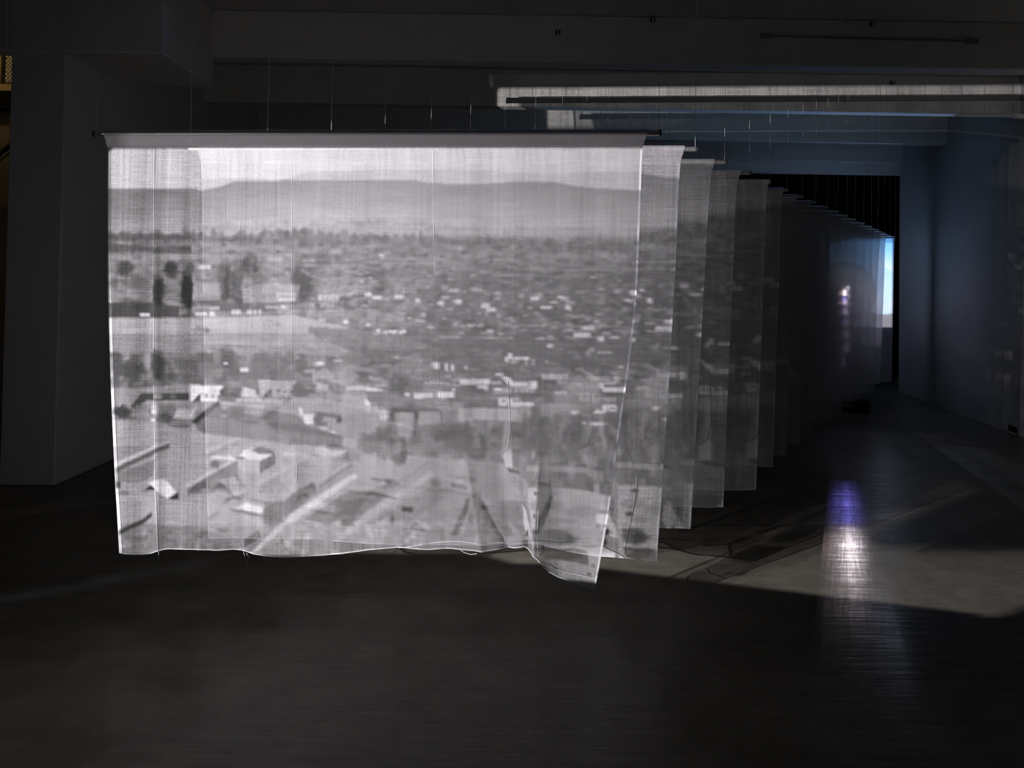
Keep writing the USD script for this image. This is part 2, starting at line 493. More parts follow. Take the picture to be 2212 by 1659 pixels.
pol([(746, 846), (786, 846), (800, 890), (730, 896)], 178, .8)
pol([(786, 860), (796, 870), (797, 892), (786, 888)], 236)
pol([(800, 868), (900, 862), (900, 880), (832, 884), (828, 896), (806, 890)], 116, .7)
for i in range(26):
    a = i * .45
    blob(702 + 24 * math.cos(a) * rng.random(), 832 + 15 * math.sin(a) * rng.random(), 6, 5, 128, mixf=.6)
pol([(707, 842), (712, 842), (702, 876), (695, 876)], 108)
# yard and goat shed
pol([(436, 868), (690, 862), (830, 880), (840, 960), (750, 964), (640, 915), (440, 915)], 174, .75)
pol([(655, 896), (678, 894), (680, 914), (660, 918)], 244)
pol([(646, 880), (652, 880), (656, 896), (650, 900)], 232)
blob(690, 905, 10, 12, 104, mixf=.9)
pol([(680, 888), (740, 896), (734, 904), (690, 898)], 116, .8)
pol([(726, 905), (738, 896), (742, 908), (732, 916)], 100)
pol([(685, 912), (712, 912), (706, 922), (680, 922)], 112, .8)
for x, y in ((640, 908), (668, 922), (700, 926), (720, 935)):
    blob(x, y, 9, 4, 206)
# dark frame of a roofless shed and its post
pol([(833, 886), (852, 880), (890, 872), (906, 878), (950, 885), (950, 902), (944, 902), (942, 890), (906, 888), (850, 892), (850, 912), (833, 912)], 92, .95)
pol([(895, 880), (903, 880), (903, 930), (896, 958), (886, 958), (896, 920)], 100)
pol([(853, 892), (895, 890), (892, 950), (860, 940)], 178, .8)
pol([(906, 890), (942, 892), (945, 920), (905, 920)], 180, .8)
# dark field across the middle
pol([(412, 915), (475, 874), (545, 880), (640, 896), (660, 915), (743, 943), (740, 966), (640, 960), (540, 948), (440, 934)], 128, .85)
pol([(560, 912), (640, 915), (743, 944), (738, 966), (640, 958)], 108, .6)
pol([(406, 912), (470, 866), (478, 872), (424, 916)], 86)
pol([(196, 905), (400, 915), (440, 936), (640, 962), (740, 970), (1160, 1010), (1160, 1200), (196, 1200)], 176, .8)
for x, y, rx, ry, v in ((265, 890, 18, 16, 96), (300, 888, 12, 12, 140), (322, 895, 8, 10, 110), (335, 882, 9, 10, 200), (360, 900, 16, 14, 108), (372, 888, 14, 10, 140), (385, 920, 22, 5, 128), (312, 896, 20, 12, 160)):
    blob(x, y, rx, ry, v)
rect(328, 888, 14, 6, 236)
rect(326, 906, 14, 4, 230)
pol([(380, 882), (420, 886), (406, 906), (372, 902)], 206, .8)
# right of the middle: white houses, pale dome tree, lane
pol([(990, 880), (1110, 884), (1152, 874), (1150, 915), (1060, 906), (990, 912)], 190, .8)
pol([(1150, 880), (1180, 876), (1160, 920), (1140, 920)], 120, .7)
for x, y, w, h in ((895, 849, 18, 11), (914, 849, 18, 10), (938, 848, 42, 12), (876, 850, 10, 5), (975, 840, 6, 6), (994, 819, 62, 11), (1030, 833, 22, 6), (1072, 806, 14, 5), (1110, 826, 32, 9), (1146, 822, 16, 16), (1066, 838, 16, 4), (1076, 858, 20, 18), (1100, 860, 24, 18), (1124, 870, 30, 8), (1200, 846, 26, 7), (1290, 828, 14, 12), (1302, 838, 60, 9), (1234, 886, 16, 8), (1285, 884, 8, 8), (1302, 874, 9, 17), (1313, 875, 19, 15), (1280, 888, 22, 4), (1270, 914, 56, 6), (1256, 912, 10, 5)):
    rect(x, y, w, h, rng.uniform(232, 255), rng.uniform(-1, 1))
pol([(1080, 812), (1098, 815), (1112, 830), (1104, 836), (1092, 826)], 244)
for x in (1084, 1108, 1117):
    rect(x, 863, 5, 6, 100)
rect(1319, 880, 6, 5, 90)
blob(1257, 838, 36, 22, 178, rough=.3)
blob(1222, 868, 26, 22, 168)
blob(1262, 868, 26, 16, 160)
pol([(1300, 846), (1360, 850), (1360, 858), (1300, 854)], 108, .8)
for x, y, rx, ry, v in ((956, 936, 36, 22, 104), (1000, 930, 20, 18, 118), (830, 960, 26, 34, 108), (790, 958, 20, 22, 122), (860, 985, 20, 16, 110), (872, 975, 8, 24, 90), (905, 958, 22, 16, 128), (985, 960, 34, 16, 124), (760, 985, 16, 14, 140)):
    blob(x, y, rx, ry, v)
pol([(1020, 905), (1050, 908), (1050, 975), (1038, 968)], 112, .85)
pol([(1090, 900), (1102, 902), (1102, 960), (1092, 975), (1078, 980), (1076, 990)], 190, .7)
pol([(1076, 982), (1100, 968), (1104, 984), (1100, 1010), (1076, 1010)], 214, .85)
pol([(1078, 1011), (1136, 1018), (1134, 1026), (1088, 1020)], 84)
pol([(1100, 985), (1140, 985), (1136, 1016), (1104, 1012)], 122, .8)
for i in range(150):
    x = rng.uniform(1130, 1390)
    y = rng.uniform(900, 1050) + (x - 1130) * .06
    blob(x, y, rng.uniform(5, 12), rng.uniform(10, 30), rng.uniform(100, 150), mixf=.7)
for i in range(40):
    x = rng.uniform(1140, 1390)
    blob(x, rng.uniform(905, 1060), rng.uniform(2.5, 6), rng.uniform(8, 22), rng.uniform(170, 205), mixf=.55)
pol([(1150, 1004), (1270, 1010), (1265, 1022), (1150, 1016)], 196, .6)
# wide pale field low right, with parked car, sheds and hedges
pol([(1160, 1052), (1240, 1056), (1330, 1076), (1500, 1090), (1500, 1320), (1160, 1320)], 206, .85)
blob(1196, 1065, 9, 3.6, 60, rough=.1)
blob(1375, 1058, 10, 4, 120, mixf=.4)
for x, y, rx, ry, v, m in ((1190, 1092, 24, 10, 140, .6), (1250, 1104, 40, 12, 166, .6), (1184, 1114, 8, 5, 84, .9), (1205, 1125, 26, 7, 150, .5), (1195, 1160, 26, 18, 112, .85), (1205, 1165, 20, 10, 100, .7), (1172, 1148, 5, 8, 110, .8), (1300, 1106, 16, 5, 120, .6), (1308, 1136, 14, 3, 110, .8), (1282, 1136, 4, 4, 110, .7), (1257, 1222, 4, 4, 70, .8), (1244, 1240, 5, 3, 60, .8), (1277, 1241, 7, 5, 100, .8), (1228, 1258, 5, 3, 90, .7)):
    blob(x, y, rx, ry, v, mixf=m)
pol([(1168, 1183), (1230, 1186), (1244, 1190), (1246, 1222), (1210, 1214), (1176, 1206)], 96, .9)
pol([(1232, 1190), (1244, 1190), (1246, 1222), (1232, 1218)], 132, .8)
pol([(1280, 1112), (1318, 1112), (1316, 1136), (1278, 1130)], 236, .8)
pol([(1165, 1176), (1235, 1182), (1234, 1186), (1165, 1182)], 214, .7)
for i in range(24):
    blob(rng.uniform(1165, 1300), rng.uniform(1075, 1250), rng.uniform(6, 18), rng.uniform(2, 6), rng.uniform(160, 230), mixf=.4)
# lower left: lanes between mud walls
pol([(251, 1008), (330, 970), (363, 955), (363, 968), (290, 1002), (251, 1024)], 112, .9)
pol([(251, 1000), (345, 958), (363, 952), (363, 956), (251, 1010)], 208, .7)
pol([(196, 965), (330, 962), (250, 1000), (196, 1010)], 150, .7)
pol([(251, 1024), (340, 990), (330, 1030), (300, 1044), (251, 1040)], 126, .6)
pol([(404, 1052), (513, 994), (514, 1050), (440, 1056), (404, 1072)], 128, .9)
pol([(396, 1050), (500, 992), (513, 992), (404, 1056)], 200, .7)
for x in range(415, 515, 11):
    blob(x, 1054 + rng.uniform(-6, 6), 7, 9, 118, mixf=.7)
pol([(524, 974), (545, 966), (593, 978), (562, 995), (515, 990)], 226)
pol([(538, 972), (558, 964), (593, 974), (588, 981), (556, 981)], 106)
pol([(514, 992), (557, 994), (556, 1024), (524, 1020), (514, 1006)], 186)
pol([(557, 996), (594, 979), (593, 1003), (557, 1023)], 92)
rect(512, 988, 16, 3, 100)
pol([(455, 985), (500, 985), (510, 995), (455, 990)], 220, .8)
blob(465, 1003, 10, 9, 116)
pol([(320, 1044), (330, 1040), (352, 1034), (378, 1064), (356, 1078), (340, 1058)], 250)
pol([(304, 1066), (324, 1047), (340, 1060), (320, 1058)], 84)
pol([(356, 1079), (382, 1063), (384, 1080)], 78)
pol([(300, 1066), (384, 1082), (640, 1110), (640, 1140), (196, 1130), (196, 1080)], 184, .5)
blob(256, 1048, 6, 9, 96)
for x in (262, 272, 420, 432, 448):
    blob(x, 1064, 6, 5, 140)
pol([(258, 1145), (296, 1121), (324, 1104), (324, 1116), (300, 1130), (258, 1158)], 92, .95)
pol([(258, 1160), (300, 1130), (430, 1140), (495, 1160), (490, 1210), (258, 1210)], 142, .7)
for i in range(70):
    blob(rng.uniform(262, 500), rng.uniform(1145, 1205), rng.uniform(4, 12), rng.uniform(3, 8), rng.uniform(116, 180), mixf=.6)
pol([(478, 1090), (486, 1076), (500, 1070), (512, 1078), (508, 1082), (498, 1076), (488, 1084)], 110)
pol([(494, 1100), (520, 1086), (574, 1100), (570, 1113), (526, 1108)], 224)
pol([(492, 1098), (560, 1110), (574, 1112), (540, 1116), (494, 1104)], 118, .9)
pol([(514, 1076), (560, 1082), (604, 1086), (604, 1092), (560, 1088)], 120, .8)
# long ramp of the main lane
pol([(607, 1086), (680, 1040), (690, 1066), (620, 1116)], 104, .95)
pol([(640, 1100), (760, 998), (770, 1008), (764, 1024), (650, 1120), (560, 1180), (510, 1200), (524, 1184)], 158, .9)
pol([(614, 1122), (764, 1022), (772, 1030), (630, 1132), (545, 1192), (530, 1196)], 214, .85)
pol([(690, 1048), (758, 1001), (764, 1004), (694, 1056)], 116, .6)
blob(588, 1110, 28, 24, 102)
blob(600, 1095, 16, 14, 116)
pol([(516, 1166), (552, 1144), (560, 1160), (516, 1184)], 110, .8)
pol([(657, 1121), (757, 1058), (770, 1066), (790, 1078), (772, 1100), (762, 1137), (700, 1130)], 122, .9)
pol([(755, 1060), (800, 1061), (858, 1076), (858, 1080), (800, 1070), (757, 1072)], 90, .9)
pol([(790, 1076), (850, 1084), (850, 1110), (800, 1130), (766, 1128)], 150, .7)
for i in range(40):
    blob(rng.uniform(700, 830), rng.uniform(1070, 1130), rng.uniform(5, 12), rng.uniform(4, 9), rng.uniform(112, 170), mixf=.5)
blob(836, 1044, 22, 9, 108)
blob(822, 1046, 9, 4, 240)
pol([(800, 1030), (830, 1036), (820, 1041), (798, 1036)], 110, .8)
pol([(770, 1040), (1020, 1058), (1020, 1064), (770, 1048)], 156, .7)
blob(936, 1043, 7, 9, 112)
pol([(967, 1042), (1016, 1050), (1014, 1058), (970, 1052)], 116, .85)
pol([(867, 1094), (896, 1096), (894, 1107), (868, 1105)], 84)
pol([(886, 1140), (901, 1127), (933, 1151), (916, 1148)], 78)
pol([(880, 1150), (930, 1158), (928, 1162), (880, 1155)], 130, .8)
blob(846, 1124, 5, 12, 100)
pol([(966, 1156), (1000, 1098), (1012, 1074), (1022, 1076), (1014, 1104), (984, 1158)], 92, .9)
pol([(1000, 1160), (1020, 1090), (1028, 1060), (1040, 1100), (1050, 1150), (1030, 1160)], 150, .8)
pol([(1040, 1100), (1060, 1110), (1092, 1160), (1060, 1160)], 138, .8)
pol([(1060, 1080), (1150, 1084), (1150, 1140), (1108, 1150), (1060, 1120)], 134, .7)
pol([(1108, 1130), (1112, 1102), (1124, 1090), (1140, 1120), (1158, 1160), (1150, 1166), (1120, 1150)], 216, .9)
pol([(1107, 1160), (1133, 1142), (1140, 1154), (1136, 1158)], 84)
rect(1112, 1166, 20, 15, 92)
for i in range(170):
    blob(rng.uniform(600, 980), rng.uniform(1128, 1200), rng.uniform(3, 10), rng.uniform(3, 10), rng.choice([150, 165, 196, 214]), mixf=.5)
# overall texture, deeper tones low right
img += 14 * (N5 - .5) * np.clip((GY - 505) / 60, 0, 1) + 10 * (N2 - .5) * np.clip((GY - 505) / 60, 0, 1)
foot = np.clip((GY - 1190 - 30 * ((GX > 1150) & (GX < 1330))) / 10, 0, 1) * (((GX < 1150) & (GX > 720)) | (GX > 1300))
img = img * (1 - foot) + (214 + 14 * (N3 - .5)) * foot
img = np.clip(img, 40, 255)
v = np.where(sky, img, np.clip((img - 165) * 1.4 + 166, 24, 255))
lin = np.where(v / 255 < .04045, v / 255 / 12.92, ((v / 255 + .055) / 1.055) ** 2.4)
tint = np.stack([lin * 1.0, lin * .975, lin * 1.0], -1)

# ------------------------------------------------------------------ geometry of the row of screens
PSI = 0.04
AX = np.array([math.cos(PSI), -math.sin(PSI), 0])       # along the bars, left to right
NX = np.array([math.sin(PSI), math.cos(PSI), 0])        # away from the camera
DOWN = np.array([0, 0, -1.0])


def row(k):
    """bar k = 1..19: (left end, right end, depth ratio, plane point)"""
    r = 1 + .115 * (k - 1) if k <= 12 else 2.265 + .13 * (k - 12)
    xc, yb = 2183 - 1368 / r, 624 - 337 / r
    c = at_depth(xc, yb, F * r * U)
    le = on_plane(xc - 612 / r, yb + (2 if k == 1 else 0), c, NX)
    ri = on_plane(xc + 612 / r, yb, c, NX)
    return le, ri, r, c


S1L, S1R, _, S1C = row(1)


def slide_at(P, wall_pts, dist, sgn):
    """points where rays from lamp P to wall_pts cross the slide plane at dist in front of the lamp (along sgn*y)"""
    q = wall_pts - P
    return P + q * (sgn * dist / q[..., 1])[..., None]


def slide_mesh(path, P, pts, colors, dist, sgn):
    S = slide_at(P, pts, dist, sgn)
    # the film runs on under the bezel
    S[:, 0, 0] -= .02 * sgn
    S[:, -1, 0] += .02 * sgn
    S[0, :, 2] += .02
    S[-1, :, 2] -= .02
    v, q = grid_mesh(S)
    m = usdkit.mesh(stage, path, (v, q), m_slide)
    UsdGeom.PrimvarsAPI(m).CreatePrimvar("tone", Sdf.ValueTypeNames.Color3fArray, "vertex").Set(Vt.Vec3fArray.FromNumpy(colors.reshape(-1, 3).astype(np.float32)))
    return S


m_slide = usdkit.material(stage, L + "slide_film", {"a": ("attribute", {"attribute": "tone"}), "t": ("transparent_bsdf", {})}, [("a.color", "t.color")], surface="t.BSDF")

# image frame of projector 1 in (x, y) on the first screen
wp = on_plane(GX, GY, S1C, NX)
sxs = (wp[..., 0] - P1[0]) / (wp[..., 1] - P1[1])
szs = -(wp[..., 2] - P1[2]) / (wp[..., 1] - P1[1])
edge_l = np.clip((GX - 236 + .0 * GY) / 6, 0, 1)
rad = np.hypot(np.clip(250 - GX, 0, 99), np.clip(334 - GY, 0, 99))
corner = np.clip((15 - rad) / 4, 0, 1)
edge_t = np.clip((GY - 319.5) / 2, 0, 1)
bottom = np.where(sxs < .80, np.interp(sxs, [.3, .72, .80], [.337, .335, .347]), np.maximum(.347, .337 + .08 * (sxs - .753)))
edge_b = np.clip((bottom - szs) / .003, 0, 1)
edge_r = np.clip((1.75 - sxs) / .05, 0, 1)
mask = edge_l * edge_t * edge_b * edge_r * corner
mask = mask * (1 - .9 * np.clip((sxs - 1.19) / .05, 0, 1) * np.clip((.318 - szs) / .012, 0, 1) * np.clip((szs - .12) / .03, 0, 1))   # dark orchard at the right of the picture
tint = tint * mask[..., None]
# faint stray light of the lens above the picture's top edge, and a thin bluish band beyond the picture's lower left corner
band = np.exp(-((szs - (.342 + (.358 - sxs) * .33)) / .012) ** 2) * np.clip((.36 - sxs) / .02, 0, 1) * np.clip((szs - .332) / .01, 0, 1)
halo = np.clip((GY - 286) / 8, 0, 1) * np.clip((318.5 - GY) / 1.5, 0, 1) * np.clip((GX - 226) / 60, .45, 1) * np.clip((GX - 224) / 4, 0, 1) * np.clip((1420 - GX) / 20, 0, 1)
tint = tint + halo[..., None] * np.array([.068, .065, .068])
tint = tint + band[..., None] * np.array([.012, .014, .019])


def projector(name, label, P, sgn, face, dist, half, height_label):
    """housing open to a wide front window that holds the slide; face = (xmin, xmax, zmin, zmax) of the slide"""
    t = thing(name, label, name, (0, 0, 0))
    x0, x1, z0, z1 = face
    x0, x1, z0, z1 = x0 - .012, x1 + .012, z0 - .012, z1 + .012
    yb, yf = P[1] - sgn * .09, P[1] + sgn * dist
    lo, hi = min(yb, yf), max(yb, yf)
    X0, X1, Z0, Z1 = min(x0, P[0] - .05), max(x1, P[0] + .05), min(z0, P[2] - .05), max(z1, P[2] + .05)
    w = .012
    shell = [box(X0 - w, X1 + w, lo, hi, Z0 - w, Z0), box(X0 - w, X1 + w, lo, hi, Z1, Z1 + w),
             box(X0 - w, X0, lo, hi, Z0, Z1), box(X1, X1 + w, lo, hi, Z0, Z1)]
    by = (yb, yb + w) if sgn > 0 else (yb - w, yb)
    shell.append(box(X0 - w, X1 + w, by[0], by[1], Z0 - w, Z1 + w))
    part(t, "housing", trimesh.util.concatenate(shell), m_housing)
    fy = (yf - .004, yf + .010) if sgn > 0 else (yf - .010, yf + .004)
    o = .0145
    fr = [box(X0 - w, X1 + w, *fy, Z0 - w, z0 + o), box(X0 - w, X1 + w, *fy, z1 - o, Z1 + w),
          box(X0 - w, x0 + o, *fy, z0 + o, z1 - o), box(x1 - o, X1 + w, *fy, z0 + o, z1 - o)]
    part(t, "front_bezel", trimesh.util.concatenate(fr), m_housing)
    for sx in (X0 + .02, X1 - .02):
        for sy in (lo + .03, hi - .04):
            part(t, "foot", trimesh.creation.cylinder(.012, .02, sections=12, transform=trimesh.transformations.translation_matrix([sx, sy, Z0 - w - .01])), m_cap)
    return t, (X0, X1, lo, hi, Z0 - w - .02)


def plinth(label, bx):
    X0, X1, lo, hi, z = bx
    t = thing("plinth", label, "plinth", ((X0 + X1) / 2, (lo + hi) / 2, 0))
    hx, hy = (X1 - X0) / 2 + .06, (hi - lo) / 2 + .05
    part(t, "body", bbox(-hx + .02, hx - .02, -hy + .02, hy - .02, 0, z - .025, .004), m_plinth)
    part(t, "top", bbox(-hx, hx, -hy, hy, z - .025, z, .004), m_plinth)


D1 = .30
S = slide_at(P1, wp, D1, 1)
t1, bx = projector("projector", "black projector on a plinth in front of the first screen, throwing the grey landscape", P1, 1,
                   (S[..., 0].min(), S[..., 0].max(), S[..., 2].min(), S[..., 2].max()), D1, 0, "")
slide_mesh(t1 + "/slide", P1, wp, tint, D1, 1)
lamp(t1 + "/lamp", P1, P1_POWER, (.985, .98, 1.0))
plinth("black plinth under the near projector", bx)

# projector 2: a coloured sky over roofs, thrown back along the row
sx2, sz2 = np.meshgrid(np.concatenate([np.linspace(.06, .38, 60), np.linspace(.383, .48, 60), np.linspace(.49, 1.2, 60)]), np.concatenate([np.linspace(-.36, .2, 110), np.linspace(.203, .36, 90), np.linspace(.365, .56, 50)]))     # sz2 > 0 is downwards
pts2 = P2 + np.stack([-sx2, -np.ones_like(sx2), -sz2], -1)
Q = np.stack([sx2 * 9, sz2 * 12, np.zeros_like(sx2)], -1)
cl = meshkit.fbm(Q, 5, 21)
cl2 = meshkit.fbm(Q * np.array([.7, 1.6, 1]) + 5, 5, 33)
xs_ = [-.36, -.26, -.215, -.19, -.02, .06, .16, .27, .36, .56]
blue = np.stack([np.interp(sz2, xs_, v) for v in ([.12, .12, .10, .006, .008, .16, .30, .55, .62, .60], [.20, .20, .17, .014, .02, .42, .58, .72, .76, .70], [.34, .34, .29, .035, .05, .86, 1.0, 1.0, 1.0, .95])], -1)
cloud = np.stack([1.0 + 0 * cl, .84 + .1 * cl2, .82 + .16 * cl2], -1)
cm = np.clip((cl - .47) / .10, 0, 1) * np.exp(-((sz2 - .29) / .09) ** 2)
sky2 = blue * (1 - cm[..., None]) + cloud * cm[..., None]
land = np.stack([.20 + .25 * cl2, .18 + .22 * cl2, .20 + .22 * cl2], -1)
horizon2 = .425 + .03 * (meshkit.fbm(np.stack([sx2 * 14, sx2 * 0, sx2 * 0], -1), 3, 4) - .5)
col2 = np.where((sz2 > horizon2)[..., None], land, sky2)
dusk = (np.clip((sx2 - .36) / .02, 0, 1) * np.clip((sz2 - .305) / .006, 0, 1))[..., None]       # violet hillside at the side of the picture
col2 = col2 * (1 - dusk) + np.array([.06, .05, .09]) * dusk
inside2 = np.clip((.50 - sz2) / .006, 0, 1) * np.clip((1.12 - sx2) / .02, 0, 1) * np.clip((sx2 - .178) / .012, 0, 1) * np.clip((sz2 + .32) / .006, 0, 1)
fall = (1 - .88 * np.clip((sx2 - .47) / .06, 0, 1) * np.clip((sz2 - .04) / .03, 0, 1)) * (1 + .8 * np.clip((.02 - sz2) / .05, 0, 1) * 0)
col2 = col2 * fall[..., None]

stray = np.array([.003, .0025, .006])
col2 = col2 * inside2[..., None] + stray * (1 - inside2[..., None])
D2 = .30
S2 = slide_at(P2, pts2, D2, -1)
t2, bx2 = projector("projector", "black projector hung from the ceiling behind the last screen, throwing a coloured sky", P2, -1,
                    (S2[..., 0].min(), S2[..., 0].max(), S2[..., 2].min(), S2[..., 2].max()), D2, 0, "")
slide_mesh(t2 + "/slide", P2, pts2, col2, D2, -1)
lamp(t2 + "/lamp", P2, P2_POWER, (.86, .94, 1.0))
X0_, X1_, lo_, hi_, z_ = bx2
for sx_ in (-.12, .12):
    part(t2, "hanging_pole", tube([[P2[0] + sx_, P2[1] + .04, P2[2] + .05], [P2[0] + sx_, P2[1] + .04, CEIL]], .015, 10), m_housing, smooth=40)
part(t2, "ceiling_plate", bbox(P2[0] - .2, P2[0] + .2, P2[1] - .05, P2[1] + .13, CEIL - .02, CEIL, .003), m_housing)

# spotlight under it: a small pinkish sun over violet dusk, glancing off the floor
sx3, sz3 = np.meshgrid(np.linspace(.36, .50, 90), np.linspace(.16, .34, 120))
pts3 = P3 + np.stack([-sx3, -np.ones_like(sx3), -sz3], -1)


def gl(cx_, wx, cz_, wz):
    return (np.exp(-((sx3 - cx_) / wx) ** 2) * np.exp(-((sz3 - cz_) / wz) ** 2))[..., None]


low = np.clip((.2665 - sz3) / .003, 0, 1)[..., None]
col3 = (gl(.429, .0075, .250, .0125) * np.array([.85, .75, .80]) + gl(.429, .0135, .248, .020) * np.array([.16, .13, .15]) + gl(.452, .012, .254, .006) * np.array([.12, .075, .075])) * low
col3 = np.minimum(col3 + gl(.4305, .011, .279, .020) * np.array([.045, .038, .18]) * np.clip((sz3 - .2645) / .003, 0, 1)[..., None] + gl(.412, .007, .223, .011) * np.array([.12, .135, .18]), 1)
S3 = slide_at(P3, pts3, .20, -1)
t3, _b3 = projector("spotlight", "small black spotlight slung under the far projector", P3, -1, (S3[..., 0].min(), S3[..., 0].max(), S3[..., 2].min(), S3[..., 2].max()), .20, 0, "")
slide_mesh(t3 + "/slide", P3, pts3, col3, .20, -1)
l3 = lamp(t3 + "/lamp", P3, P3_POWER, (1, 1, 1))
sh = UsdLux.ShapingAPI.Apply(l3.GetPrim())
sh.CreateShapingConeAngleAttr(8.0)
sh.CreateShapingConeSoftnessAttr(0.0)
v3 = np.array([-.43, -1, -.25])
v3 = v3 / np.linalg.norm(v3)
rotq = Gf.Rotation(Gf.Vec3d(0, 0, -1), Gf.Vec3d(*v3.tolist()))
l3.AddOrientOp().Set(Gf.Quatf(rotq.GetQuat()))
part(t3, "hanger", tube([P3 + [0, .05, .0625], P3 + [0, .05, .085]], .01, 8), m_housing, smooth=40)

# ------------------------------------------------------------------ the screens
ORD = ["first", "second", "third", "fourth", "fifth", "sixth", "seventh", "eighth", "ninth", "tenth", "eleventh", "twelfth", "thirteenth",
       "fourteenth", "fifteenth", "sixteenth", "seventeenth", "last"]
LOOKS = {1: "sheer white gauze screen nearest the viewer, filled with the projected grey town and hills",
         2: "sheer gauze screen just behind the front one, its right strip brightly lit",
         3: "sheer gauze screen third from the front, mid grey strip with steel bar end",
         4: "sheer gauze screen fourth from the front, darker grey strip",
         5: "sheer gauze screen fifth from the front, dim grey strip with pale edge",
         6: "sheer gauze screen sixth from the front, almost dark",
         18: "sheer gauze screen at the far end, glowing pale blue and white"}
GROUP = "row of hanging gauze screens"


def wavy(x, seed, scale):
    return meshkit.fbm(np.stack([np.asarray(x, float) / scale, np.full(np.shape(x), seed * 1.7), np.zeros(np.shape(x))], -1), 3, seed) - .5


